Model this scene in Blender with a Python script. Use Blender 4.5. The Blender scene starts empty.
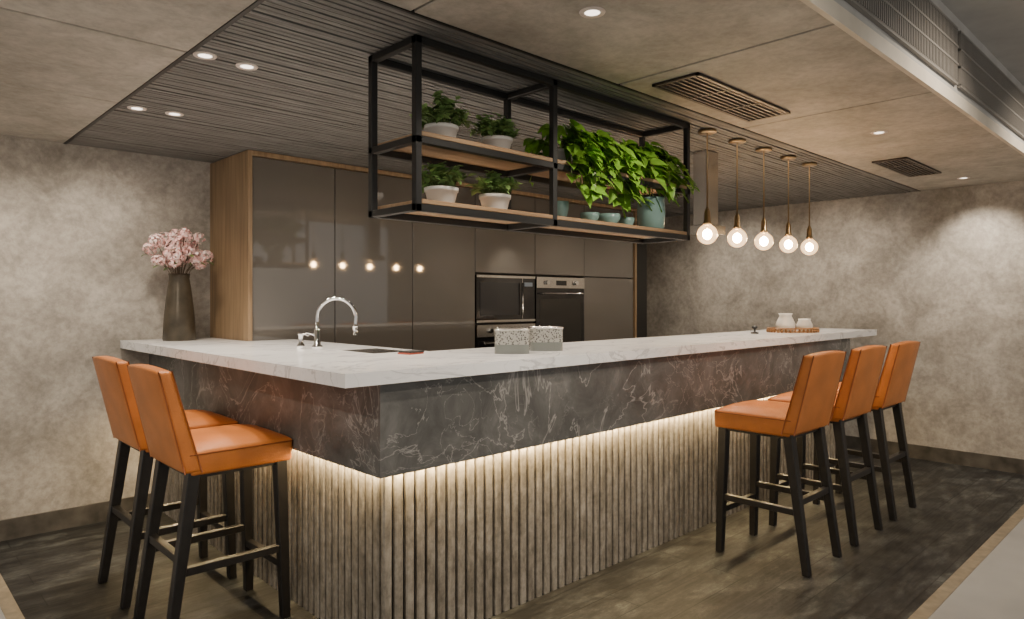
import bpy, math, random
from mathutils import Vector, Matrix
R = random.Random(7)
H = 1.4
CZ = 2.36
# ------------------------------------------------------------ materials
def newmat(name):
    m = bpy.data.materials.new(name); m.use_nodes = True
    nt = m.node_tree; b = nt.nodes['Principled BSDF']
    return m, nt, b
def simple(name, col, rough=0.5, metal=0.0, emis=None, es=0, coat=0, spec=None, var=0.0, vs=8, bump=0.0, bs=60):
    m, nt, b = newmat(name)
    b.inputs['Base Color'].default_value = (*col, 1)
    b.inputs['Roughness'].default_value = rough
    b.inputs['Metallic'].default_value = metal
    if coat: b.inputs['Coat Weight'].default_value = coat
    if spec is not None: b.inputs['Specular IOR Level'].default_value = spec
    if emis:
        b.inputs['Emission Color'].default_value = (*emis, 1); b.inputs['Emission Strength'].default_value = es
    if var or bump:
        tc = nt.nodes.new('ShaderNodeTexCoord')
    if var:
        n = nt.nodes.new('ShaderNodeTexNoise'); n.inputs['Scale'].default_value = vs; n.inputs['Detail'].default_value = 5
        nt.links.new(tc.outputs['Object'], n.inputs['Vector'])
        r = ramp(nt, n.outputs['Fac'], [(0.3, tuple(c*(1-var) for c in col)), (0.7, tuple(min(1, c*(1+var)) for c in col))])
        nt.links.new(r, b.inputs['Base Color'])
    if bump:
        n2 = nt.nodes.new('ShaderNodeTexNoise'); n2.inputs['Scale'].default_value = bs; n2.inputs['Detail'].default_value = 4
        nt.links.new(tc.outputs['Object'], n2.inputs['Vector'])
        bp = nt.nodes.new('ShaderNodeBump'); bp.inputs['Strength'].default_value = bump; bp.inputs['Distance'].default_value = 0.01
        nt.links.new(n2.outputs['Fac'], bp.inputs['Height']); nt.links.new(bp.outputs['Normal'], b.inputs['Normal'])
    return m
def ramp(nt, sock, stops):
    r = nt.nodes.new('ShaderNodeValToRGB')
    el = r.color_ramp.elements
    while len(el) < len(stops): el.new(0.5)
    for e, (p, c) in zip(el, stops):
        e.position = p; e.color = (*c, 1)
    nt.links.new(sock, r.inputs['Fac']); return r.outputs['Color']
def coords(nt, scale=(1, 1, 1), rot=(0, 0, 0)):
    tc = nt.nodes.new('ShaderNodeTexCoord'); mp = nt.nodes.new('ShaderNodeMapping')
    mp.inputs['Scale'].default_value = scale; mp.inputs['Rotation'].default_value = rot
    nt.links.new(tc.outputs['Object'], mp.inputs['Vector']); return mp.outputs['Vector']
def noise(nt, vec, scale, detail=6, dist=0.0, rough=0.55):
    n = nt.nodes.new('ShaderNodeTexNoise'); n.inputs['Scale'].default_value = scale
    n.inputs['Detail'].default_value = detail; n.inputs['Distortion'].default_value = dist; n.inputs['Roughness'].default_value = rough
    nt.links.new(vec, n.inputs['Vector']); return n.outputs['Fac']
def math_(nt, op, a, b=None):
    m = nt.nodes.new('ShaderNodeMath'); m.operation = op
    for i, v in enumerate((a, b)):
        if v is None: continue
        if isinstance(v, (int, float)): m.inputs[i].default_value = v
        else: nt.links.new(v, m.inputs[i])
    return m.outputs[0]
def mix(nt, fac, a, b, mode='MIX'):
    m = nt.nodes.new('ShaderNodeMix'); m.data_type = 'RGBA'; m.blend_type = mode
    if isinstance(fac, (int, float)): m.inputs[0].default_value = fac
    else: nt.links.new(fac, m.inputs[0])
    for i, v in ((6, a), (7, b)):
        if isinstance(v, tuple): m.inputs[i].default_value = (*v, 1)
        else: nt.links.new(v, m.inputs[i])
    return m.outputs[2]
def vein(nt, vec, scale, width, dist=1.2, detail=5):
    f = noise(nt, vec, scale, detail, dist)
    a = math_(nt, 'ABSOLUTE', math_(nt, 'SUBTRACT', f, 0.5))
    mr = nt.nodes.new('ShaderNodeMapRange'); mr.inputs['From Min'].default_value = 0; mr.inputs['From Max'].default_value = width
    mr.inputs['To Min'].default_value = 1; mr.inputs['To Max'].default_value = 0
    nt.links.new(a, mr.inputs['Value']); return mr.outputs[0]
def bump(nt, b, h, s=0.3, d=0.01):
    bp = nt.nodes.new('ShaderNodeBump'); bp.inputs['Strength'].default_value = s; bp.inputs['Distance'].default_value = d
    nt.links.new(h, bp.inputs['Height']); nt.links.new(bp.outputs['Normal'], b.inputs['Normal'])

def plaster(name, c1, c2, c3, lo=0.74):
    m, nt, b = newmat(name)
    v = coords(nt)
    f1 = noise(nt, v, 3.2, 12, 0.35, 0.72); f2 = noise(nt, v, 24, 8, 0.1, 0.7); f3 = noise(nt, v, 0.8, 3, 0.1)
    base = ramp(nt, f1, [(0.36, c1), (0.5, c2), (0.64, c3)])
    sp = ramp(nt, f2, [(0.36, (lo, lo, lo)), (0.6, (1, 1, 1))])
    c = mix(nt, 1.0, base, sp, 'MULTIPLY')
    c = mix(nt, 1.0, c, ramp(nt, f3, [(0.35, (0.85, 0.85, 0.85)), (0.65, (1, 1, 1))]), 'MULTIPLY')
    nt.links.new(c, b.inputs['Base Color'])
    b.inputs['Roughness'].default_value = 0.7
    bump(nt, b, f2, 0.22, 0.005)
    return m
M_wall = plaster('plaster_wall', (0.31, 0.285, 0.245), (0.43, 0.395, 0.345), (0.56, 0.52, 0.46))
M_ceil = plaster('plaster_ceiling', (0.40, 0.37, 0.315), (0.49, 0.455, 0.395), (0.58, 0.54, 0.475), 0.80)
M_cream = simple('cream_trim', (0.66, 0.60, 0.50), 0.5, var=0.08)
M_greyc = simple('grey_upper_ceiling', (0.46, 0.45, 0.43), 0.7, var=0.08)
M_dark = simple('dark_gap', (0.012, 0.011, 0.010), 0.7)

def m_ceilslat():
    m, nt, b = newmat('ceiling_slat_wood')
    v = coords(nt, (1.2, 30, 1)); f = noise(nt, v, 3, 5, 0.2)
    v2 = coords(nt, (2.5, 60, 1)); f2 = noise(nt, v2, 2, 3, 0)
    c = ramp(nt, f, [(0.3, (0.13, 0.126, 0.119)), (0.55, (0.215, 0.21, 0.20)), (0.75, (0.34, 0.333, 0.318))])
    c2 = ramp(nt, f2, [(0.35, (0.6, 0.6, 0.6)), (0.6, (1, 1, 1))])
    nt.links.new(mix(nt, 1.0, c, c2, 'MULTIPLY'), b.inputs['Base Color']); b.inputs['Roughness'].default_value = 0.6
    return m
M_cslat = m_ceilslat()
def m_baseslat():
    m, nt, b = newmat('fluted_panel_wood')
    v = coords(nt, (14, 14, 5)); f = noise(nt, v, 1.6, 8, 0.3, 0.65)
    v2 = coords(nt, (1, 1, 1)); f2 = noise(nt, v2, 45, 6, 0)
    c = ramp(nt, f, [(0.34, (0.18, 0.157, 0.122)), (0.5, (0.285, 0.252, 0.203)), (0.66, (0.39, 0.352, 0.295))])
    c2 = ramp(nt, f2, [(0.3, (0.7, 0.7, 0.7)), (0.6, (1, 1, 1))])
    nt.links.new(mix(nt, 1.0, c, c2, 'MULTIPLY'), b.inputs['Base Color']); b.inputs['Roughness'].default_value = 0.7
    bump(nt, b, f2, 0.35, 0.004)
    return m
M_bslat = m_baseslat()
def m_darkmarble():
    m, nt, b = newmat('dark_marble')
    v = coords(nt, (1, 1, 1), (0.4, 0.5, 0.3))
    f = noise(nt, v, 3.5, 10, 0.6, 0.7)
    base = ramp(nt, f, [(0.34, (0.072, 0.071, 0.067)), (0.5, (0.120, 0.118, 0.112)), (0.66, (0.195, 0.191, 0.182))])
    v1 = vein(nt, v, 1.9, 0.0075, 1.2, 6); v2 = vein(nt, v, 4.5, 0.010, 1.5, 6)
    msk = ramp(nt, noise(nt, v, 1.7, 3, 0.2), [(0.40, (0, 0, 0)), (0.56, (1, 1, 1))])
    v2m = math_(nt, 'MULTIPLY', math_(nt, 'MULTIPLY', v2, msk), 0.7)
    va = math_(nt, 'MULTIPLY', math_(nt, 'MAXIMUM', math_(nt, 'MULTIPLY', v1, 0.8), v2m), 0.68)
    nt.links.new(mix(nt, va, base, (0.52, 0.50, 0.47)), b.inputs['Base Color'])
    b.inputs['Roughness'].default_value = 0.42
    b.inputs['Specular IOR Level'].default_value = 0.35
    return m
M_dmarble = m_darkmarble()
def m_whitemarble():
    m, nt, b = newmat('white_marble')
    v = coords(nt, (0.9, 1.5, 1.5), (0, 0, 0.25))
    f = noise(nt, v, 2.0, 6, 0.5)
    base = ramp(nt, f, [(0.35, (0.82, 0.82, 0.82)), (0.6, (0.92, 0.92, 0.92))])
    v1 = vein(nt, v, 1.3, 0.020, 1.6, 5); v2 = vein(nt, v, 3.4, 0.010, 1.0, 4)
    va = math_(nt, 'MAXIMUM', math_(nt, 'MULTIPLY', v1, 0.55), math_(nt, 'MULTIPLY', v2, 0.22))
    nt.links.new(mix(nt, va, base, (0.38, 0.38, 0.39)), b.inputs['Base Color'])
    b.inputs['Roughness'].default_value = 0.15
    return m
M_wmarble = m_whitemarble()
def m_floor():
    m, nt, b = newmat('worn_dark_plank_floor')
    vb = coords(nt)
    patch = noise(nt, coords(nt, (1.0, 2.2, 1)), 3.0, 12, 0.15, 0.78)
    grain = noise(nt, coords(nt, (1.6, 34, 1)), 2.0, 6, 0.1, 0.6)
    f2 = noise(nt, vb, 1.0, 5, 0.2)
    c = ramp(nt, patch, [(0.40, (0.016, 0.016, 0.016)), (0.50, (0.040, 0.041, 0.040)), (0.57, (0.082, 0.087, 0.084)), (0.66, (0.17, 0.18, 0.172))])
    c = mix(nt, 1.0, c, ramp(nt, grain, [(0.35, (0.5, 0.5, 0.5)), (0.62, (1.1, 1.1, 1.1))]), 'MULTIPLY')
    br = nt.nodes.new('ShaderNodeTexBrick'); nt.links.new(vb, br.inputs['Vector'])
    br.inputs['Scale'].default_value = 1.0; br.inputs['Brick Width'].default_value = 1.3; br.inputs['Row Height'].default_value = 0.17
    br.inputs['Mortar Size'].default_value = 0.003
    br.inputs['Color1'].default_value = (0.6, 0.6, 0.6, 1); br.inputs['Color2'].default_value = (1.0, 0.99, 0.97, 1); br.inputs['Mortar'].default_value = (0.2, 0.2, 0.2, 1)
    c = mix(nt, 1.0, c, br.outputs['Color'], 'MULTIPLY')
    c2 = ramp(nt, f2, [(0.38, (0.65, 0.62, 0.58)), (0.62, (1.0, 1.0, 1.0))])
    nt.links.new(mix(nt, 1.0, c, c2, 'MULTIPLY'), b.inputs['Base Color'])
    rr = ramp(nt, grain, [(0.3, (0.42,)*3), (0.7, (0.62,)*3)])
    nt.links.new(rr, b.inputs['Roughness']); bump(nt, b, grain, 0.1, 0.003)
    b.inputs['Specular IOR Level'].default_value = 0.35
    return m
M_floor = m_floor()
M_lfloor = simple('light_stone_floor', (0.34, 0.34, 0.33), 0.35, var=0.14, vs=2)
M_wood_trim = simple('floor_wood_trim', (0.24, 0.20, 0.14), 0.45, var=0.2, vs=20)
def m_wood(name, a, bcol, sc=(20, 20, 1.2)):
    m, nt, b = newmat(name)
    f = noise(nt, coords(nt, sc), 1.5, 6, 0.5)
    nt.links.new(ramp(nt, f, [(0.3, a), (0.7, bcol)]), b.inputs['Base Color']); b.inputs['Roughness'].default_value = 0.5
    return m
M_wood = m_wood('oak_veneer', (0.20, 0.13, 0.07), (0.36, 0.25, 0.145))
M_shelfwood = m_wood('shelf_oak', (0.28, 0.17, 0.09), (0.44, 0.29, 0.165), (1.5, 25, 25))
M_gloss = simple('glossy_taupe_door', (0.135, 0.122, 0.107), 0.04, coat=1.0)
M_black = simple('black_powdercoat', (0.014, 0.014, 0.013), 0.45)
M_bwood = simple('black_stained_wood', (0.012, 0.011, 0.011), 0.36, var=0.3, vs=30)
M_leather = simple('orange_leather', (0.54, 0.175, 0.036), 0.36, var=0.16, vs=7, bump=0.25, bs=180)
M_seam = simple('leather_seam', (0.28, 0.08, 0.018), 0.6)
M_steel = simple('brushed_steel', (0.62, 0.60, 0.57), 0.25, 1.0)
M_chrome = simple('chrome', (0.85, 0.85, 0.85), 0.06, 1.0)
M_brass = simple('aged_brass', (0.42, 0.31, 0.18), 0.3, 1.0)
M_glassblk = simple('black_oven_glass', (0.008, 0.008, 0.009), 0.08, coat=0.5)
M_led = simple('led_glow', (1, 0.9, 0.7), 0.3, emis=(1.0, 0.74, 0.42), es=14)
M_fil = simple('filament_glow', (1, 0.9, 0.7), 0.3, emis=(1.0, 0.66, 0.34), es=160)
def m_bulb():
    m = bpy.data.materials.new('warm_glass_bulb'); m.use_nodes = True; nt = m.node_tree; nt.nodes.clear()
    out = nt.nodes.new('ShaderNodeOutputMaterial'); tr = nt.nodes.new('ShaderNodeBsdfTransparent'); tr.inputs[0].default_value = (1, 0.95, 0.86, 1)
    gl = nt.nodes.new('ShaderNodeBsdfGlossy'); gl.inputs['Roughness'].default_value = 0.05
    em = nt.nodes.new('ShaderNodeEmission'); em.inputs[0].default_value = (1.0, 0.62, 0.30, 1); em.inputs[1].default_value = 1.5
    lw = nt.nodes.new('ShaderNodeLayerWeight'); lw.inputs[0].default_value = 0.25
    mx = nt.nodes.new('ShaderNodeMixShader'); nt.links.new(lw.outputs['Facing'], mx.inputs[0]); nt.links.new(tr.outputs[0], mx.inputs[1]); nt.links.new(gl.outputs[0], mx.inputs[2])
    ad = nt.nodes.new('ShaderNodeAddShader'); nt.links.new(mx.outputs[0], ad.inputs[0]); nt.links.new(em.outputs[0], ad.inputs[1]); nt.links.new(ad.outputs[0], out.inputs[0])
    return m
M_bulb = m_bulb()
M_dl = simple('downlight_glow', (1, 1, 1), 0.3, emis=(1.0, 0.86, 0.72), es=3.5)
M_white = simple('white_ceramic', (0.80, 0.78, 0.74), 0.3)
M_whitem = simple('white_enamel_trim', (0.75, 0.66, 0.60), 0.4)
M_teal = simple('teal_glaze', (0.19, 0.31, 0.285), 0.25, var=0.15)
M_vase = simple('dark_bronze_vase', (0.065, 0.053, 0.036), 0.3, 0.3, var=0.4, vs=10)
M_leaf = simple('pothos_leaf', (0.19, 0.39, 0.045), 0.38, var=0.5, vs=9)
M_leaf2 = simple('herb_leaf', (0.20, 0.33, 0.10), 0.5, var=0.45, vs=20)
M_stem = simple('plant_stem', (0.16, 0.2, 0.06), 0.6)
M_soil = simple('soil', (0.03, 0.02, 0.015), 0.9)
M_pink = simple('pink_petal', (0.82, 0.48, 0.46), 0.6, var=0.2, vs=40)
M_pinkl = simple('pale_petal', (0.90, 0.72, 0.69), 0.6)
M_twig = simple('twig', (0.10, 0.07, 0.04), 0.7)
M_basebd = simple('dark_stone_skirting', (0.075, 0.068, 0.058), 0.35, var=0.5, vs=9)
M_tray = simple('walnut_tray', (0.30, 0.15, 0.06), 0.45, var=0.2)
def m_terrazzo():
    m, nt, b = newmat('speckled_glass')
    v = coords(nt); vo = nt.nodes.new('ShaderNodeTexVoronoi'); vo.inputs['Scale'].default_value = 110
    nt.links.new(v, vo.inputs['Vector'])
    c = ramp(nt, vo.outputs['Distance'], [(0.22, (0.06, 0.06, 0.055)), (0.5, (0.46, 0.45, 0.41))])
    sp = nt.nodes.new('ShaderNodeSeparateXYZ'); nt.links.new(v, sp.inputs[0])
    g = math_(nt, 'GREATER_THAN', sp.outputs['Z'], 0.045)
    nt.links.new(mix(nt, g, (0.22, 0.235, 0.22), c), b.inputs['Base Color']); b.inputs['Roughness'].default_value = 0.12
    b.inputs['Transmission Weight'].default_value = 0.35
    bump(nt, b, vo.outputs['Distance'], 0.4, 0.002)
    return m
M_terr = m_terrazzo()

# ------------------------------------------------------------ mesh builder
class MB:
    def __init__(s): s.v = []; s.f = []; s.m = []; s.mats = []; s.sm = []
    def mi(s, mat):
        if mat not in s.mats: s.mats.append(mat)
        return s.mats.index(mat)
    def add(s, vs, fs, mat, smooth=False):
        o = len(s.v); s.v += [tuple(v) for v in vs]; k = s.mi(mat)
        for f in fs: s.f.append(tuple(i+o for i in f)); s.m.append(k); s.sm.append(smooth)
    def box(s, x0, x1, y0, y1, z0, z1, mat):
        vs = [(x, y, z) for z in (z0, z1) for y in (y0, y1) for x in (x0, x1)]
        s.add(vs, [(0, 2, 3, 1), (4, 5, 7, 6), (0, 1, 5, 4), (2, 6, 7, 3), (0, 4, 6, 2), (1, 3, 7, 5)], mat)
    def beam(s, p, q, a, b, mat):
        p = Vector(p); q = Vector(q); d = (q-p).normalized()
        if abs(d.z) > 0.6: ux, uy = Vector((1, 0, 0)), Vector((0, 1, 0))
        else:
            uy = Vector((0, 0, 1)); ux = d.cross(uy).normalized()
        vs = []
        for c, h in ((p, a), (q, b)):
            for sx, sy in ((-1, -1), (1, -1), (1, 1), (-1, 1)): vs.append(c+ux*h*sx+uy*h*sy)
        s.add(vs, [(3, 2, 1, 0), (4, 5, 6, 7), (0, 1, 5, 4), (1, 2, 6, 5), (2, 3, 7, 6), (3, 0, 4, 7)], mat)
    def lathe(s, prof, mat, n=24, c=(0, 0, 0), sx=1, sy=1, closed=True):
        vs = []; fs = []
        for r, z in prof:
            for i in range(n):
                a = 2*math.pi*i/n; vs.append((c[0]+r*math.cos(a)*sx, c[1]+r*math.sin(a)*sy, c[2]+z))
        for j in range(len(prof)-1):
            for i in range(n):
                k = (i+1) % n; fs.append((j*n+i, j*n+k, (j+1)*n+k, (j+1)*n+i))
        if closed:
            fs.append(tuple(range(n-1, -1, -1))); fs.append(tuple((len(prof)-1)*n+i for i in range(n)))
        s.add(vs, fs, mat, True)
    def tube(s, pts, r, mat, n=10):
        pts = [Vector(p) for p in pts]; vs = []; fs = []
        up = Vector((0.13, 0.27, 1)).normalized()
        for i, p in enumerate(pts):
            d = (pts[min(i+1, len(pts)-1)]-pts[max(i-1, 0)]).normalized()
            a = d.cross(up)
            if a.length < 0.05: a = d.cross(Vector((1, 0, 0)))
            a.normalize(); b = d.cross(a).normalized()
            rr = r[i] if isinstance(r, (list, tuple)) else r
            for k in range(n):
                t = 2*math.pi*k/n; vs.append(p+a*rr*math.cos(t)+b*rr*math.sin(t))
        for i in range(len(pts)-1):
            for k in range(n):
                l = (k+1) % n; fs.append((i*n+k, i*n+l, (i+1)*n+l, (i+1)*n+k))
        fs.append(tuple(range(n))); fs.append(tuple((len(pts)-1)*n+k for k in range(n-1, -1, -1)))
        s.add(vs, fs, mat, True)
    def leaf(s, p, d, nrm, L, W, mat, droop=0.3, heart=True):
        p = Vector(p); d = Vector(d).normalized(); nrm = Vector(nrm)
        sd = d.cross(nrm)
        if sd.length < 1e-3: sd = d.cross(Vector((1, 0, 0.2)))
        sd.normalize(); n = sd.cross(d).normalized()
        if n.z < 0: n = -n
        prof = [(-0.08, 0.28), (0.12, 0.5), (0.38, 0.47), (0.68, 0.28), (1.0, 0.02)] if heart else [(0, 0.08), (0.25, 0.4), (0.55, 0.48), (0.8, 0.28), (1.0, 0.02)]
        vs = []
        for t, w in prof:
            q = p+d*L*t-Vector((0, 0, 1))*droop*L*t*t
            vs += [q-sd*W*w+n*W*0.12, q-(n*0.0), q+sd*W*w+n*W*0.12]
        fs = []
        for i in range(len(prof)-1):
            a = i*3; fs += [(a, a+1, a+4, a+3), (a+1, a+2, a+5, a+4)]
        s.add(vs, fs, mat, True)
    def obj(s, name, parent=None, bevel=0, seg=2, subsurf=0, loc=None, rot=0, autosm=False):
        me = bpy.data.meshes.new(name); me.from_pydata(s.v, [], s.f); me.update()
        for m in s.mats: me.materials.append(m)
        for i, p in enumerate(me.polygons): p.material_index = s.m[i]; p.use_smooth = s.sm[i]
        o = bpy.data.objects.new(name, me); bpy.context.collection.objects.link(o)
        if bevel:
            b = o.modifiers.new('bevel', 'BEVEL'); b.width = bevel; b.segments = seg; b.limit_method = 'ANGLE'
        if subsurf:
            b = o.modifiers.new('sub', 'SUBSURF'); b.levels = subsurf; b.render_levels = subsurf
        if parent: o.parent = parent
        if loc: o.location = loc
        if rot: o.rotation_euler = (0, 0, rot)
        return o
def empty(name, loc=(0, 0, 0), rot=0):
    o = bpy.data.objects.new(name, None); bpy.context.collection.objects.link(o)
    o.location = loc; o.rotation_euler = (0, 0, rot); o.empty_display_size = 0.1; return o
def box(name, x0, x1, y0, y1, z0, z1, mat, parent=None, bevel=0, seg=2):
    b = MB(); b.box(x0, x1, y0, y1, z0, z1, mat); return b.obj(name, parent, bevel, seg)

# ------------------------------------------------------------ room
YW = 4.95; XR = 6.80; XL = -2.2; YF = -1.6; SX = 0.95; SY = 1.90; PY = 0.95; HC = 2.80
fl = MB(); fl.box(0.55, XR, PY+0.03, YW, -0.1, 0, M_floor)
fl.obj('floor')
f2 = MB(); f2.box(XL, XR, YF, PY-0.03, -0.1, 0.0, M_lfloor); f2.box(XL, 0.49, PY-0.03, YW, -0.1, 0.0, M_lfloor); f2.obj('floor_light_stone')
f3 = MB(); f3.box(0.49, XR, PY-0.03, PY+0.03, -0.1, 0.002, M_wood_trim); f3.box(0.49, 0.55, PY+0.03, YW, -0.1, 0.002, M_wood_trim); f3.obj('trim_floor')
box('wall_back', XL, XR+0.1, YW, YW+0.1, 0, HC+0.1, M_wall)
box('wall_right', XR, XR+0.1, YF, YW, 0, HC+0.1, M_wall)
box('baseboard_back', XL, 1.45, YW-0.015, YW, 0, 0.12, M_basebd)
box('baseboard_right', XR-0.015, XR, YF, YW, 0, 0.12, M_basebd)
c = MB(); g = 0.006
c.box(XL, SX, PY, YW, CZ+0.03, CZ+0.1, M_dark); c.box(SX, XR, PY, YW, CZ+0.03, CZ+0.1, M_dark)
ys = [PY, 1.85, 2.80, 3.75, 4.72, YW]
for i in range(len(ys)-1):
    c.box(-0.6, SX-0.01, ys[i]+g, ys[i+1]-g, CZ, CZ+0.03, M_ceil)
    c.box(XL, -0.6-2*g, ys[i]+g, ys[i+1]-g, CZ, CZ+0.03, M_ceil)
xs = [SX, 1.35, 2.47, 3.60, 4.74, 5.9, XR]
for i in range(len(xs)-1):
    c.box(xs[i]+g, xs[i+1]-g, PY, SY-0.012, CZ-0.0, CZ+0.03, M_ceil)
c.obj('ceiling', bevel=0.003, seg=1)
t = MB(); t.box(XL, XR, PY-0.02, PY, CZ-0.005, 2.415, M_cream)
t.box(XL, XR, PY-0.012, PY, 2.415, HC, M_greyc); t.obj('trim_soffit')
box('ceiling_upper', XL, XR, YF, PY-0.012, HC, HC+0.1, M_greyc)
sl = MB(); p = 0.0345; y = SY; k = 0
while y+0.027 < YW:
    x = SX
    while x < XR-0.01:
        L = R.uniform(0.9, 2.4); x2 = min(XR, x+L)
        dz = R.uniform(-0.002, 0.002)
        sl.box(x, x2-0.002, y, y+0.026, CZ-0.002+dz, CZ+0.029, M_cslat); x = x2
    y += p; k += 1
sl.obj('ceiling_timber_slats')
t2 = MB(); t2.box(SX-0.012, SX+0.004, SY-0.012, YW, CZ-0.004, CZ+0.03, M_black); t2.box(SX, XR, SY-0.014, SY-0.002, CZ-0.004, CZ+0.03, M_black); t2.obj('trim_ceiling')

M_louv = simple('bronze_louvre', (0.11, 0.09, 0.075), 0.4, 0.3)
def grille_h(name, x0, x1, y0, y1, z):
    e = empty(name); b = MB()
    b.box(x0, x1, y0, y1, z-0.004, z-0.001, M_dark)
    w = 0.016
    for a in ((x0, x1, y0, y0+w), (x0, x1, y1-w, y1), (x0, x0+w, y0, y1), (x1-w, x1, y0, y1)): b.box(*a, z-0.012, z-0.002, M_louv)
    n = 7
    for i in range(n):
        yy = y0+w+(y1-y0-2*w)*(i+0.5)/n
        b.box(x0, x1, yy-0.005, yy+0.005, z-0.011, z-0.003, M_louv)
    for i in range(1, 3):
        xx = x0+(x1-x0)*i/3; b.box(xx-0.005, xx+0.005, y0, y1, z-0.012, z-0.003, M_louv)
    b.obj('louvres', e)
grille_h('ceiling_air_vent', 2.57, 3.45, 1.55, 1.78, CZ)
grille_h('ceiling_air_vent.001', 5.10, 5.90, 1.50, 1.72, CZ)
e = empty('linear_air_grille'); b = MB()
M_lg = simple('grey_grille', (0.24, 0.225, 0.205), 0.45)
g0, g1 = 2.46, 2.72
for (xa, xb) in ((1.0, 3.9), (3.95, 6.75)):
    b.box(xa, xb, PY-0.018, PY-0.0125, g0, g1, M_dark)
    b.box(xa, xb, PY-0.03, PY-0.014, g0-0.01, g0+0.005, M_lg); b.box(xa, xb, PY-0.03, PY-0.014, g1-0.005, g1+0.01, M_lg)
    x = xa
    while x < xb:
        b.box(x, x+0.010, PY-0.03, PY-0.018, g0, g1, M_lg); x += 0.022
    for zz in (g0+0.085, g0+0.17): b.box(xa, xb, PY-0.032, PY-0.018, zz, zz+0.01, M_lg)
b.obj('blades', e)

# ------------------------------------------------------------ lights
def spot(loc, tgt, W, ang=75, col=(1, 0.86, 0.70), parent=None, blend=1.0, r=0.04, name='added_bare_spot'):  # default name is for added spots without any fixture
    l = bpy.data.lights.new('spot', 'SPOT'); l.energy = W; l.color = col; l.spot_size = math.radians(ang); l.spot_blend = blend; l.shadow_soft_size = r
    o = bpy.data.objects.new(name, l); bpy.context.collection.objects.link(o); o.location = loc
    d = Vector(tgt)-Vector(loc); o.rotation_euler = d.to_track_quat('-Z', 'Y').to_euler()
    if parent: o.parent = parent
    return o
cnt = [0]
def downlight(x, y, W, tgt=None, ang=80, z=CZ, col=(1, 0.87, 0.72)):
    n = 'recessed_downlight' if cnt[0] == 0 else 'recessed_downlight.%03d' % cnt[0]; cnt[0] += 1
    e = empty(n)
    b = MB(); b.lathe([(0.026, -0.003), (0.042, -0.004), (0.044, 0.0)], M_whitem, 28, (x, y, z-0.002), closed=False)
    b.lathe([(0.0261, -0.001), (0.001, -0.001)], M_dl, 28, (x, y, z-0.003), closed=False); b.obj('trim_ring', e)
    spot((x, y, z-0.012), tgt or (x, y, 0), W, ang, parent=e, col=col, name='lamp')
downlight(1.00, 2.78, 50, (0.9, 3.1, 0), 110); downlight(1.17, 2.79, 50, (1.6, 2.7, 0), 100)
downlight(1.03, 3.78, 50, (0.9, 4.1, 0), 110); downlight(1.20, 3.76, 50, (1.6, 3.7, 0), 100)
downlight(1.78, 1.47, 60, (1.9, 2.1, 0.5), 110)
downlight(4.24, 1.39, 50, (4.2, 1.8, 0.3), 110)
downlight(6.3, 1.45, 115, (6.78, 1.42, 1.5), 90)
for yy, w in ((0.1, 28), (2.5, 44), (3.6, 44), (4.5, 24)): spot((5.9, yy, CZ-0.03), (6.8, yy, 1.1), w, 115)  # bare spots without fixtures, added to wash the right wall
for xx, w in ((-0.7, 34), (0.3, 54), (1.1, 40)): spot((xx, 4.15, CZ-0.03), (xx, 4.95, 1.2), w, 110)  # same for the back wall: added wash light, no fixtures modelled
for xx in (2.0, 3.2, 4.4, 5.5): spot((xx, 2.75, CZ-0.03), (xx, 2.55, 1.1), 85, 90)  # unseen spots added to brighten the front arm's white top
spot((1.6, 3.6, CZ-0.03), (1.65, 3.6, 1.1), 65, 90)  # one more added bare spot, for the left arm's top
for xx in (2.2, 3.4, 4.6, 5.7): spot((xx, 3.4, CZ-0.03), (xx, 3.9, 0.5), 28, 140)  # wide fill spots added in front of the cabinets, no fixtures
for xx, yy in ((1.6, 0.3), (3.6, 0.3), (5.4, 0.3)): spot((xx, yy, HC-0.03), (xx, 1.5, 0.6), 75, 120)  # unseen fill added under the upper ceiling, aimed at the stool side
spot((-0.3, 1.8, CZ-0.03), (0.6, 3.0, 0.6), 65, 120); spot((2.6, 1.2, CZ-0.05), (2.6, 2.2, 1.6), 45, 75); spot((-1.3, 3.3, CZ-0.03), (-0.5, 4.0, 0.6), 30, 120)  # added fill without fixtures; the middle one brightens the rack plants

# ------------------------------------------------------------ tall cabinets
cab = empty('tall_kitchen_cabinet'); XA = 1.814; XB = 5.95; YC = 4.31; cz = CZ-0.006
b = MB(); b.box(XA, XA+0.03, YC, YW-0.001, 0, cz, M_wood); b.box(XB-0.03, XB+0.0, YC, YW-0.001, 0, cz, M_wood); b.box(XA+0.03, XB-0.03, YC, YW-0.001, cz-0.03, cz, M_wood)
b.obj('wood_surround', cab, 0.002, 1)
box('dark_end_column', XB, 6.14, YC+0.01, YW-0.001, 0, cz, M_black, cab)
box('carcass', XA+0.03, XB-0.03, YC+0.05, YW-0.001, 0, cz-0.03, M_dark, cab)
b = MB(); q = 0.003; y0, y1 = YC+0.02, YC+0.045; zt = cz-0.035
sx = [XA+0.033, 2.44, 3.10, 3.73, 4.44, 5.12, XB-0.033]
for i in range(6):
    a, d = sx[i]+q, sx[i+1]-q
    if i in (0, 1, 2): b.box(a, d, y0, y1, 0.08, zt, M_gloss)
    elif i in (3, 4):
        b.box(a, d, y0, y1, 1.63, zt, M_gloss); b.box(a, d, y0, y1, 0.08, 0.78 if i == 3 else 0.90, M_gloss)
    else:
        b.box(a, d, y0, y1, 0.08, 1.62, M_gloss); b.box(a, d, y0, y1, 1.63, zt, M_gloss)
b.obj('doors', cab, 0.002, 1)
b = MB(); b.box(XA+0.03, XB-0.03, YC+0.04, YC+0.06, 0, 0.08, M_black); b.obj('plinth', cab)
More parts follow.
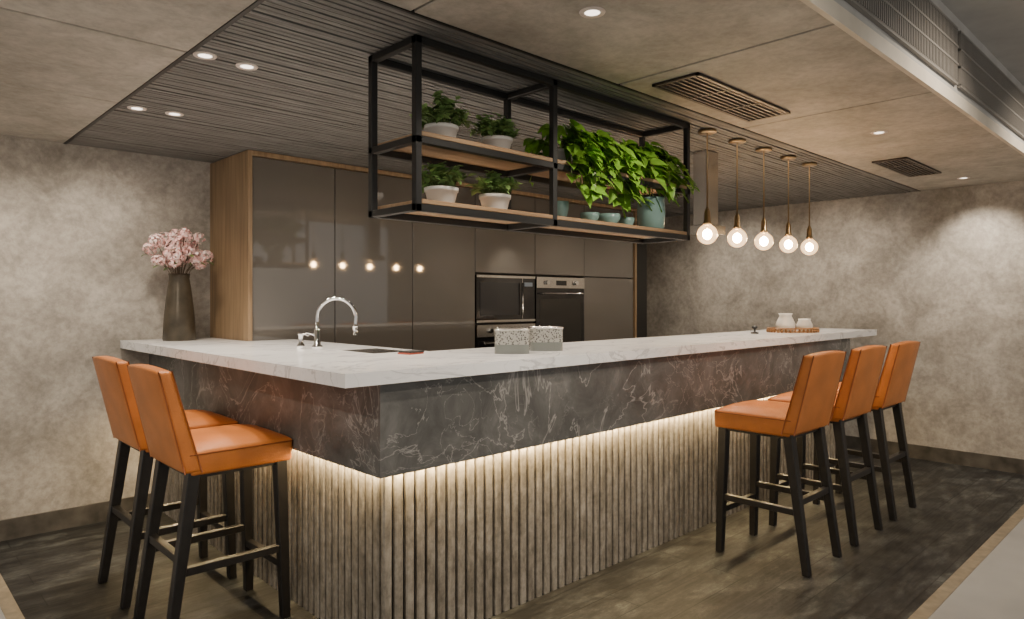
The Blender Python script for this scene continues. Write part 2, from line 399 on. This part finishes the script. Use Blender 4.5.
def oven(name, xa, xb, za, zb, kind):
    e = empty(name); b = MB()
    b.box(xa, xb, y0-0.004, y0+0.028, za, zb, M_glassblk)
    if kind == 'micro':
        b.box(xa, xb, y0-0.012, y0-0.004, zb-0.02, zb, M_steel); b.box(xa, xb, y0-0.012, y0-0.004, za, za+0.02, M_steel)
        b.box(xb-0.16, xb-0.155, y0-0.008, y0-0.004, za+0.02, zb-0.02, M_steel)
        b.box(xb-0.13, xb-0.03, y0-0.007, y0-0.004, zb-0.09, zb-0.055, simple('display', (0.1, 0.1, 0.1), 0.2, emis=(0.7, 0.9, 1), es=0.08))
        b.box(xa+0.04, xb-0.2, y0-0.008, y0-0.004, za+0.06, zb-0.06, simple('window_glass', (0.03, 0.03, 0.032), 0.1))
    else:
        b.box(xa, xb, y0-0.012, y0-0.004, zb-0.10, zb, M_steel)
        b.box((xa+xb)/2-0.07, (xa+xb)/2+0.07, y0-0.014, y0-0.012, zb-0.075, zb-0.03, M_glassblk)
        for s_ in (-1, 1):
            cx = (xa+xb)/2+s_*0.2; n = 16; vs = []
            for yy in (y0-0.012, y0-0.035):
                for k in range(n): vs.append((cx+0.02*math.cos(2*math.pi*k/n), yy, zb-0.05+0.02*math.sin(2*math.pi*k/n)))
            b.add(vs, [tuple(range(n, 2*n))]+[(k, (k+1) % n, n+(k+1) % n, n+k) for k in range(n)], M_chrome, False)
        b.box(xa+0.05, xb-0.05, y0-0.006, y0-0.004, za+0.06, zb-0.20, simple('oven_window', (0.03, 0.028, 0.025), 0.1))
        b.box(xa, xb, y0-0.008, y0-0.004, za, za+0.015, M_steel)
    b.tube([(xa+0.06, y0-0.045, zb-0.15), (xb-0.06, y0-0.045, zb-0.15)] if kind != 'micro' else [(xb-0.175, y0-0.03, za+0.06), (xb-0.175, y0-0.03, zb-0.06)], 0.009, M_steel)
    if kind != 'micro':
        for xx in (xa+0.09, xb-0.09): b.tube([(xx, y0-0.045, zb-0.15), (xx, y0-0.004, zb-0.15)], 0.007, M_steel)
    b.obj('body', e)
oven('built_in_microwave', 3.74, 4.43, 1.21, 1.61, 'micro')
oven('built_in_oven', 3.74, 4.43, 0.80, 1.19, 'oven')
oven('built_in_oven.001', 4.45, 5.11, 0.93, 1.61, 'oven')

# ------------------------------------------------------------ bar counter
bar = empty('bar_counter'); ZT = 1.14; ZB = 1.09
X0, Y0 = 1.25, 2.15; XI, YI = 2.12, 2.82; XE = 6.50
ax, ay = 1.42, 2.19; zA = 0.735
bxX, bxY = 1.50, 2.275
b = MB()
bx0, bx1, by0, by1 = 1.83, 2.07, 2.88, 3.22
b.box(X0, XE, Y0, YI, ZB, ZT, M_wmarble)
b.box(X0, bx0, YI, YW-0.003, ZB, ZT, M_wmarble) if bx0 < 1.80 else b.box(X0, 1.805, YI, YW-0.003, ZB, ZT, M_wmarble)
b.box(1.805, bx0, YI, by1, ZB, ZT, M_wmarble); b.box(bx1, XI, YI, by1, ZB, ZT, M_wmarble); b.box(bx0, bx1, YI, by0, ZB, ZT, M_wmarble)
b.box(1.805, XI, by1, YC-0.005, ZB, ZT, M_wmarble)
b.obj('countertop', bar)
b = MB(); b.box(ax, 6.0, ay, bxY+0.03, zA, ZB, M_dmarble); b.box(ax, bxX+0.03, bxY+0.03, YW-0.003, zA, ZB, M_dmarble)
b.box(5.97, 6.0, bxY+0.03, 2.78, 0.0, ZB, M_dmarble)
b.obj('marble_apron', bar)
b = MB(); b.box(bxX, 5.97, bxY, YI-0.05, 0, zA, M_dark); b.box(bxX, 1.66, YI-0.05, YW-0.003, 0, zA, M_dark)
b.box(1.55, 5.97, bxY+0.03, YI-0.05, zA, ZB, M_dark)
b.box(2.08, XI-0.01, YI, YC-0.01, 0, ZB, M_gloss)
b.obj('cabinet_core', bar)
b = MB(); pit = 0.053; w = 0.039; dp = 0.018
def slat(bm, cx, cy, axis):
    h = w/2; pr = [(-h, 0), (-h, -dp*0.7), (-h*0.7, -dp), (h*0.7, -dp), (h, -dp*0.7), (h, 0)]
    vs = []
    for z in (0.0, zA):
        for (u, d) in pr:
            vs.append((cx+u, cy+d, z) if axis == 'x' else (cx+d, cy+u, z))
    n = len(pr); bm.add(vs, [(i, (i+1) % n, n+(i+1) % n, n+i) for i in range(n)]+[tuple(range(n))], M_bslat)
x = bxX+0.0
while x < 5.95: slat(b, x, bxY, 'x'); x += pit
y = bxY+0.045
while y < YW-0.03: slat(b, bxX, y, 'y'); y += pit
b.obj('fluted_slats', bar)
b = MB(); b.box(ax+0.03, 5.95, ay+0.028, ay+0.038, zA-0.004, zA, M_led); b.box(ax+0.03, ax+0.04, ay+0.04, YW-0.01, zA-0.004, zA, M_led); b.obj('led_strip', bar)
def arealamp(x, y, z, sx, sy, W, parent, tilt=(0, 0, 0)):
    l = bpy.data.lights.new('led_lamp', 'AREA'); l.shape = 'RECTANGLE'; l.size = sx; l.size_y = sy; l.energy = W; l.color = (1, 0.73, 0.38)
    o = bpy.data.objects.new('led_lamp', l); bpy.context.collection.objects.link(o); o.location = (x, y, z); o.parent = parent; o.rotation_euler = tilt
arealamp((ax+5.95)/2, ay+0.05, zA-0.006, 4.4, 0.012, 34, bar)
arealamp(ax+0.05, (ay+YW)/2, zA-0.006, 0.012, 2.6, 19, bar)
s = MB(); zs = ZT-0.003
s.box(bx0+0.001, bx1-0.001, by0+0.001, by1-0.001, 0.95, 0.955, M_steel)
s.box(bx0+0.001, bx0+0.005, by0+0.001, by1-0.001, 0.95, zs, M_steel); s.box(bx1-0.005, bx1-0.001, by0+0.001, by1-0.001, 0.95, zs, M_steel)
s.box(bx0+0.001, bx1-0.001, by0+0.001, by0+0.005, 0.95, zs, M_steel); s.box(bx0+0.001, bx1-0.001, by1-0.005, by1-0.001, 0.95, zs, M_steel)
s.obj('sink_basin', bar)
fa = empty('kitchen_faucet', (1.82, 3.42, ZT)); b = MB()
b.lathe([(0.028, 0), (0.028, 0.012), (0.018, 0.02), (0.016, 0.10), (0.012, 0.105)], M_chrome, 20)
pts = [(0, 0, 0.08), (0, 0, 0.16)]; dr = Vector((0.72, -0.69, 0))
for i in range(13):
    a = math.pi-i*math.pi/12*1.08; rr = 0.105
    pts.append(tuple(dr*(rr+rr*math.cos(a))+Vector((0, 0, 0.165+rr*math.sin(a)))))
last = Vector(pts[-1]); pts.append(tuple(last+Vector((0.0, 0, -0.035))))
b.tube(pts, 0.0105, M_chrome, 12)
b.tube([last+Vector((0, 0, -0.02)), last+Vector((0, 0, -0.07))], 0.014, M_chrome, 12)
b.tube([(0, 0, 0.06), (-0.02, 0.01, 0.075), (-0.05, 0.03, 0.085)], 0.006, M_chrome, 8)
b.obj('gooseneck', fa)
b = MB(); b.lathe([(0.02, 0), (0.02, 0.02), (0.012, 0.03), (0.012, 0.07), (0.016, 0.075), (0.016, 0.085)], M_chrome, 16)
b.tube([(0, 0, 0.07), (0.015, -0.015, 0.08), (0.03, -0.03, 0.07)], 0.006, M_chrome, 8)
b.obj('soap_dispenser', None, loc=(1.735, 3.44, ZT))
# ------------------------------------------------------------ stools
def stool_parts():
    seat = MB(); n = 10; vs = []; fs = []
    hx, y0_, y1_ = 0.215, -0.20, 0.24
    for j in range(n+1):
        for i in range(n+1):
            u = i/n*2-1; v = j/n*2-1
            z = 0.79+0.036*(1-u**4)*(1-v**4)
            vs.append((u*hx, (y0_+y1_)/2+v*(y1_-y0_)/2, z))
    m0 = len(vs)
    for j in range(n+1):
        for i in range(n+1):
            u = i/n*2-1; v = j/n*2-1
            vs.append((u*hx*0.985, (y0_+y1_)/2+v*(y1_-y0_)/2*0.985, 0.69))
    for j in range(n):
        for i in range(n):
            a = j*(n+1)+i; fs.append((a, a+1, a+n+2, a+n+1)); fs.append((m0+a, m0+a+n+1, m0+a+n+2, m0+a+1))
    ring = [i for i in range(n)]+[n+(n+1)*j for j in range(n)]+[n*(n+1)+n-i for i in range(n)]+[(n-j)*(n+1) for j in range(n)]
    for k in range(len(ring)):
        a, c_ = ring[k], ring[(k+1) % len(ring)]; fs.append((a, m0+a, m0+c_, c_))
    seat.add(vs, fs, M_leather, True)
    bk = MB(); nu, nv = 10, 8; vs = []; fs = []
    def P(i, j, s_):
        u = i/nu*2-1; v = j/nv
        z = 0.705+0.415*v+(0.012*(1-u*u) if j == nv else 0)
        yc = -0.185-0.105*v-0.012*(1-u*u)*v
        th = 0.036-0.008*v
        return (u*(0.217-0.008*v), yc+s_*th+(0.010*(1-u**4)*(1-(2*v-1)**4) if s_ > 0 else -0.004*(1-u**4)), z)
    for s_ in (1, -1):
        for j in range(nv+1):
            for i in range(nu+1): vs.append(P(i, j, s_))
    m0 = (nu+1)*(nv+1)
    for j in range(nv):
        for i in range(nu):
            a = j*(nu+1)+i; fs.append((a, a+nu+1, a+nu+2, a+1)); fs.append((m0+a, m0+a+1, m0+a+nu+2, m0+a+nu+1))
    ring = [i for i in range(nu)]+[nu+(nu+1)*j for j in range(nv)]+[nv*(nu+1)+nu-i for i in range(nu)]+[(nv-j)*(nu+1) for j in range(nv)]
    for k in range(len(ring)):
        a, c_ = ring[k], ring[(k+1) % len(ring)]; fs.append((a, c_, m0+c_, m0+a))
    bk.add(vs, fs, M_leather, True)
    sm = MB()
    for s_ in (-1, 1):
        for sd_ in (1, -1):
            pts = []
            for j in range(nv+1):
                p_ = P(0 if s_ < 0 else nu, j, sd_); pts.append((p_[0]*1.0, p_[1]-sd_*0.003, p_[2]))
            sm.tube(pts, 0.0028, M_seam, 6)
    hx2, ya, yb = 0.2155, -0.20, 0.2405
    sm.tube([(-hx2, ya, 0.778), (-hx2, yb-0.012, 0.778), (-hx2+0.012, yb, 0.778), (hx2-0.012, yb, 0.778), (hx2, yb-0.012, 0.778), (hx2, ya, 0.778)], 0.0028, M_seam, 6)
    return seat, bk, sm
SEAT, BACK, SEAM = stool_parts()
def stool(name, x, y, rot):
    e = empty(name, (x, y, 0), rot)
    for nm, mb in (('seat', SEAT), ('backrest', BACK)):
        mb.obj(nm, e, 0.014, 4)
    SEAM.obj('seams', e)
    tops = [(-0.182, 0.19), (0.182, 0.19), (0.182, -0.175), (-0.182, -0.175)]
    feet = [(-0.195, 0.21), (0.195, 0.21), (0.195, -0.275), (-0.195, -0.275)]
    for i, (a, c_) in enumerate(zip(tops, feet)):
        b = MB(); b.beam((c_[0], c_[1], 0), (a[0], a[1], 0.712), 0.0185, 0.025, M_bwood); b.obj('leg_%d' % (i+1), e, 0.003, 1)
    def at(i, z):
        t_ = z/0.712; return (feet[i][0]+(tops[i][0]-feet[i][0])*t_, feet[i][1]+(tops[i][1]-feet[i][1])*t_, z)
    for k, (i, j, z) in enumerate([(0, 1, 0.235), (1, 2, 0.31), (2, 3, 0.36), (3, 0, 0.31)]):
        b = MB(); b.beam(at(i, z), at(j, z), 0.016, 0.016, M_bwood); b.obj('stretcher_%d' % (k+1), e, 0.002, 1)
    b = MB(); b.box(-0.195, 0.195, -0.185, 0.20, 0.678, 0.695, M_bwood); b.obj('seat_frame', e)
k = 0
for (x, y, r) in [(3.69, 1.76, 0), (4.33, 1.76, 0), (4.98, 1.76, 0), (1.175, 3.09, -math.pi/2), (1.175, 3.68, -math.pi/2)]:
    stool('bar_stool' if k == 0 else 'bar_stool.%03d' % k, x, y, r); k += 1

# ------------------------------------------------------------ hanging rack
rk = empty('hanging_shelf_rack'); xa, xm, xb, ya, yb = 1.475, 2.20, 3.26, 2.035, 2.325; zb, zm, zt = 1.722, 1.968, CZ-0.006; r_ = 0.0135
b = MB()
for x in (xa, xm, xb):
    for y in (ya, yb): b.box(x-r_, x+r_, y-r_, y+r_, zb, zt, M_black)
    for z in (zb, zt-2*r_, zm): b.box(x-r_, x+r_, ya+r_, yb-r_, z, z+2*r_, M_black)
for y in (ya, yb):
    for z in (zb, zt-2*r_, zm):
        b.box(xa-r_, xb+r_, y-r_, y+r_, z, z+2*r_, M_black)
b.obj('steel_frame', rk, 0.002, 1)
b = MB()
for (x1, x2) in ((xa, xm), (xm, xb)):
    for z in (zb, zm): b.box(x1+r_+0.001, x2-r_-0.001, ya-r_+0.002, yb+r_-0.002, z+2*r_+0.0005, z+2*r_+0.018, M_shelfwood)
b.obj('wood_shelves', rk, 0.002, 1)
SM = zm+2*r_+0.0185; SB = zb+2*r_+0.0185

def pot(e, r=0.068, h=0.085):
    b = MB(); b.lathe([(r*0.70, 0), (r*0.95, h*0.8), (r*1.0, h*0.8), (r*1.02, h), (r*0.93, h), (r*0.90, h*0.85), (0.002, h*0.85)], M_white, 28, closed=False)
    b.lathe([(0.001, 0.0005), (r*0.70, 0)], M_white, 28, closed=False)
    b.lathe([(r*0.9, h*0.88), (0.001, h*0.9)], M_soil, 20, closed=False); b.obj('pot', e)
def bushy(name, x, y, z, rad=0.11, ht=0.12, n=330, ls=0.036):
    e = empty(name, (x, y, z)); pot(e, h=0.078); b = MB(); h = 0.07
    for i in range(48):
        a = R.uniform(0, 6.28); q_ = R.random()**0.6
        tip = Vector((math.cos(a)*rad*q_, math.sin(a)*rad*q_*0.85, h+ht*(1-0.55*q_)*R.uniform(0.5, 1.25)))
        base = Vector((math.cos(a)*0.02, math.sin(a)*0.02, h-0.01)); mid = (tip+base)/2+Vector((0, 0, 0.02))
        b.tube([base, mid, tip], 0.0013, M_stem, 4)
        for j in range(n//44+1):
            t_ = R.uniform(0.35, 1.0); p_ = base.lerp(tip, t_)+Vector((0, 0, 0.02*(1-abs(2*t_-1))))
            dd = Vector((R.uniform(-1, 1), R.uniform(-1, 1), R.uniform(-0.3, 0.7))); L = ls*R.uniform(0.6, 1.2)
            b.leaf(p_, dd, (R.uniform(-.4, .4), R.uniform(-.4, .4), 1), L, L*0.7, M_leaf2, 0.25, False)
    b.obj('foliage', e)
yc = (ya+yb)/2
bushy('potted_herb', 1.70, yc, SM, 0.125, 0.14); bushy('potted_herb.001', 2.00, yc, SM, 0.11, 0.11)
bushy('potted_herb.002', 1.70, yc, SB, 0.125, 0.11); bushy('potted_herb.003', 1.98, yc-0.01, SB, 0.12, 0.10)
def pothos(name, x, y, z, nv, seed, dmax=0.17):
    rr = random.Random(seed); e = empty(name, (x, y, z)); pot(e, 0.065, 0.08); b = MB()
    for i in range(nv):
        a = rr.uniform(0, 6.28); front = rr.random() < 0.6
        if front: a = rr.uniform(-2.6, -0.5)
        top = rr.uniform(0.12, 0.30); out = rr.uniform(0.08, 0.2); drop = rr.uniform(-0.02, dmax) if front else rr.uniform(-0.18, -0.02)
        D = Vector((math.cos(a)*1.1, math.sin(a), 0))
        if not front: out = min(out, 0.14)
        P0 = Vector((0, 0, 0.07)); P1 = D*out*0.5+Vector((0, 0, top)); P2 = D*out+Vector((0, 0, top*0.55)); P3 = D*(out*1.08)+Vector((0, 0, -drop))
        pts = []
        for k_ in range(9):
            t_ = k_/8; pts.append(P0*(1-t_)**3+P1*3*t_*(1-t_)**2+P2*3*t_*t_*(1-t_)+P3*t_**3)
        b.tube(pts, 0.0018, M_stem, 5)
        for k_ in range(2, 9):
            for _ in range(2):
                dd = D*rr.uniform(0.2, 1)+Vector((rr.uniform(-.8, .8), rr.uniform(-.6, .4), rr.uniform(-0.7, 0.25)))
                L = rr.uniform(0.045, 0.08)
                b.leaf(pts[k_]+dd*0.012, dd, (D.x*0.5+rr.uniform(-.3, .3), D.y*0.6-0.3, 0.8), L, L*0.85, M_leaf, 0.45)
    b.obj('foliage', e)
for i, xx in enumerate((2.38, 2.62, 2.86, 3.09)):
    pothos('trailing_pothos' if i == 0 else 'trailing_pothos.%03d' % i, xx, yc-0.01, SM, 17 if i < 3 else 16, 11+i, (0.15, 0.17, 0.14, 0.05)[i])
b = MB(); b.lathe([(0.056, 0), (0.068, 0.01), (0.073, 0.08), (0.071, 0.155), (0.075, 0.165), (0.066, 0.165), (0.063, 0.02), (0.001, 0.015)], M_teal, 32, closed=False)
b.tube([(0.070, 0, 0.135), (0.105, 0, 0.13), (0.11, 0, 0.085), (0.072, 0, 0.05)], 0.006, M_teal, 8)
b.obj('teal_ceramic_jug', None, loc=(3.03, ya+0.07, SB))
for i, (xx, r2, h2) in enumerate([(2.36, 0.032, 0.085), (2.56, 0.045, 0.05), (2.70, 0.06, 0.055), (2.85, 0.04, 0.05)]):
    b = MB(); b.lathe([(r2*0.6, 0), (r2, h2*0.6), (r2*1.02, h2), (r2*0.93, h2), (r2*0.8, h2*0.4), (0.001, h2*0.25)], M_teal, 24, closed=False)
    b.lathe([(0.001, 0), (r2*0.6, 0)], M_teal, 24, closed=False)
    b.obj('ceramic_bowl' if i == 0 else 'ceramic_bowl.%03d' % i, None, loc=(xx, yc-0.05, SB))

# ------------------------------------------------------------ pendants
for i, xx in enumerate((3.48, 3.82, 4.16, 4.51, 4.84)):
    e = empty('pendant_lamp' if i == 0 else 'pendant_lamp.%03d' % i, (xx, 2.04, 0)); zc = 1.77
    b = MB(); b.lathe([(0.045, CZ-0.022), (0.05, CZ-0.018), (0.05, CZ-0.006)], M_brass, 24)
    b.tube([(0, 0, CZ-0.02), (0, 0, zc+0.12)], 0.004, M_brass, 8)
    b.lathe([(0.006, zc+0.15), (0.012, zc+0.135), (0.016, zc+0.125), (0.018, zc+0.075), (0.022, zc+0.07), (0.022, zc+0.05)], M_brass, 20)
    b.obj('stem_and_socket', e)
    b = MB(); pr = [(0.019, 0.062), (0.026, 0.050)]
    for k_ in range(0, 15):
        a = math.radians(58-k_*148/14); pr.append((0.056*math.cos(a)+0.0005, 0.056*math.sin(a)))
    b.lathe(pr, M_bulb, 28, (0, 0, zc), closed=False); b.obj('bulb', e)
    b = MB(); pr = [(0.001, 0.030)]
    for k_ in range(1, 8):
        a = math.radians(90-k_*180/8); pr.append((0.026*math.cos(a), 0.030*math.sin(a)))
    pr.append((0.001, -0.030)); b.lathe(pr, M_fil, 12, (0, 0, zc), closed=False); b.lathe([(0.004, 0.028), (0.004, 0.06)], M_brass, 8, (0, 0, zc)); b.obj('filament', e)
b = MB(); b.box(3.92, 4.06, 2.30, 2.40, 1.88, CZ-0.006, M_steel)
b.box(3.90, 4.10, 2.27, 2.43, 1.82, 1.88, M_steel); b.obj('range_hood', None, 0.004, 2)

# ------------------------------------------------------------ items on counter
e = empty('flower_vase', (1.53, 4.70, ZT)); b = MB()
b.lathe([(0.098, 0), (0.103, 0.01), (0.095, 0.15), (0.078, 0.30), (0.062, 0.40), (0.068, 0.43), (0.060, 0.43), (0.055, 0.40), (0.07, 0.2), (0.001, 0.1)], M_vase, 10, closed=False)
b.obj('vase', e)
b = MB()
for i in range(40):
    a = R.uniform(0, 6.28); q_ = R.random()**0.5
    c_ = Vector((math.cos(a)*0.18*q_, math.sin(a)*0.14*q_, 0.44+0.33*R.uniform(0.2, 1)*(1-0.35*q_)))
    b.tube([(0, 0, 0.3), (c_.x*0.4, c_.y*0.4, 0.45), c_], 0.002, M_twig, 4)
    rad = R.uniform(0.025, 0.045)
    for j in range(40):
        n_ = Vector((R.gauss(0, 1), R.gauss(0, 1), R.gauss(0, 1))).normalized(); p_ = c_+n_*rad
        t_ = n_.cross(Vector((R.random(), R.random(), R.random()))).normalized(); L = 0.019
        b.leaf(p_-t_*L/2, t_+n_*0.3, n_, L, L*1.1, M_pink if R.random() < 0.5 else M_pinkl, 0.1)
    if i % 3 == 0:
        b.leaf(c_-Vector((0, 0, 0.03)), (math.cos(a), math.sin(a), -0.1), (0, 0, 1), 0.05, 0.03, M_leaf2, 0.3, False)
b.obj('blossoms', e)
def terr(name, x, y, rot):
    b = MB(); L, W_, h = 0.085, 0.055, 0.125; n = 40
    pr = []
    for k_ in range(n):
        a = 2*math.pi*k_/n; ca, sa = math.cos(a), math.sin(a)
        pr.append((L*math.copysign(abs(ca)**0.45, ca), W_*math.copysign(abs(sa)**0.45, sa)))
    vs = []; lev = [(1, 0), (1, h-0.012), (0.92, h-0.012), (0.92, 0.03)]
    for s_, z in lev: vs += [(px*s_, py*s_, z) for px, py in pr]
    fs = []
    for j in range(3):
        for k_ in range(n): l = (k_+1) % n; fs.append((j*n+k_, j*n+l, (j+1)*n+l, (j+1)*n+k_))
    fs += [tuple(range(n-1, -1, -1)), tuple(3*n+k_ for k_ in range(n))]
    b.add(vs, fs, M_terr)
    rim = [(px*0.99, py*0.99, h-0.008) for px, py in pr]; rim.append(rim[0]); rim.append(rim[1])
    b.tube(rim, 0.005, M_steel, 8)
    b.obj(name, None, loc=(x, y, ZT), rot=rot)
terr('glass_canister', 2.33, 2.43, -0.75); terr('glass_canister.001', 2.59, 2.45, -0.6)
b = MB(); n = 36
b.lathe([(0.001, 0.006), (0.17, 0.006), (0.175, 0.0)], M_tray, 36, (0, 0, 0), 1, 0.6, closed=False)
ringp = [(0.175*math.cos(2*math.pi*k_/n), 0.105*math.sin(2*math.pi*k_/n), 0.032) for k_ in range(n+2)]
b.tube(ringp, 0.006, M_tray, 8)
for k_ in range(n): p_ = ringp[k_]; b.lathe([(0.003, 0.0), (0.008, 0.008), (0.008, 0.018), (0.003, 0.027)], M_tray, 8, (p_[0], p_[1], 0))
o_ = b.obj('serving_tray', None, loc=(5.50, 2.45, ZT), rot=-0.5); o_.scale = (1.25, 1.25, 1)
b = MB(); b.lathe([(0.05, 0), (0.072, 0.02), (0.076, 0.06), (0.058, 0.10), (0.045, 0.125), (0.054, 0.145), (0.046, 0.145), (0.036, 0.12), (0.06, 0.05), (0.001, 0.01)], M_white, 24, closed=False)
b.tube([(0.045, 0, 0.135), (0.09, 0, 0.13), (0.10, 0, 0.09), (0.07, 0, 0.05)], 0.006, M_white, 8)
b.obj('ceramic_pitcher', None, loc=(5.43, 2.48, ZT+0.007))
b = MB(); b.lathe([(0.04, 0), (0.06, 0.02), (0.062, 0.055), (0.046, 0.085), (0.048, 0.10), (0.040, 0.10), (0.05, 0.05), (0.001, 0.01)], M_white, 24, closed=False)
b.obj('ceramic_sugar_pot', None, loc=(5.60, 2.40, ZT+0.007))
b = MB(); b.lathe([(0.03, 0), (0.03, 0.01), (0.008, 0.015), (0.008, 0.035), (0.022, 0.04), (0.022, 0.055), (0.002, 0.06)], M_black, 16)
b.obj('table_bell', None, loc=(5.05, 2.55, ZT))
M_red = simple('book_red', (0.35, 0.06, 0.03), 0.5); b = MB(); b.box(-0.05, 0.05, -0.04, 0.04, 0, 0.008, M_red); b.box(-0.045, 0.052, -0.042, 0.035, 0.008, 0.014, M_black)
b.obj('book', None, 0.001, 1, loc=(1.95, 2.74, ZT), rot=0.2)

# ------------------------------------------------------------ world + camera
w_ = bpy.data.worlds.new('World'); bpy.context.scene.world = w_; w_.use_nodes = True
bg = w_.node_tree.nodes['Background']; bg.inputs[0].default_value = (1.0, 0.95, 0.88, 1); bg.inputs[1].default_value = 0.60
cam = bpy.data.cameras.new('Camera'); co = bpy.data.objects.new('Camera', cam); bpy.context.collection.objects.link(co)
co.location = (0, 0, H); co.rotation_euler = (math.radians(90), 0, math.radians(-43.8))
cam.sensor_width = 36; cam.lens = 689/1024*36; cam.shift_y = -9.5/1024; cam.clip_start = 0.02
bpy.context.scene.camera = co
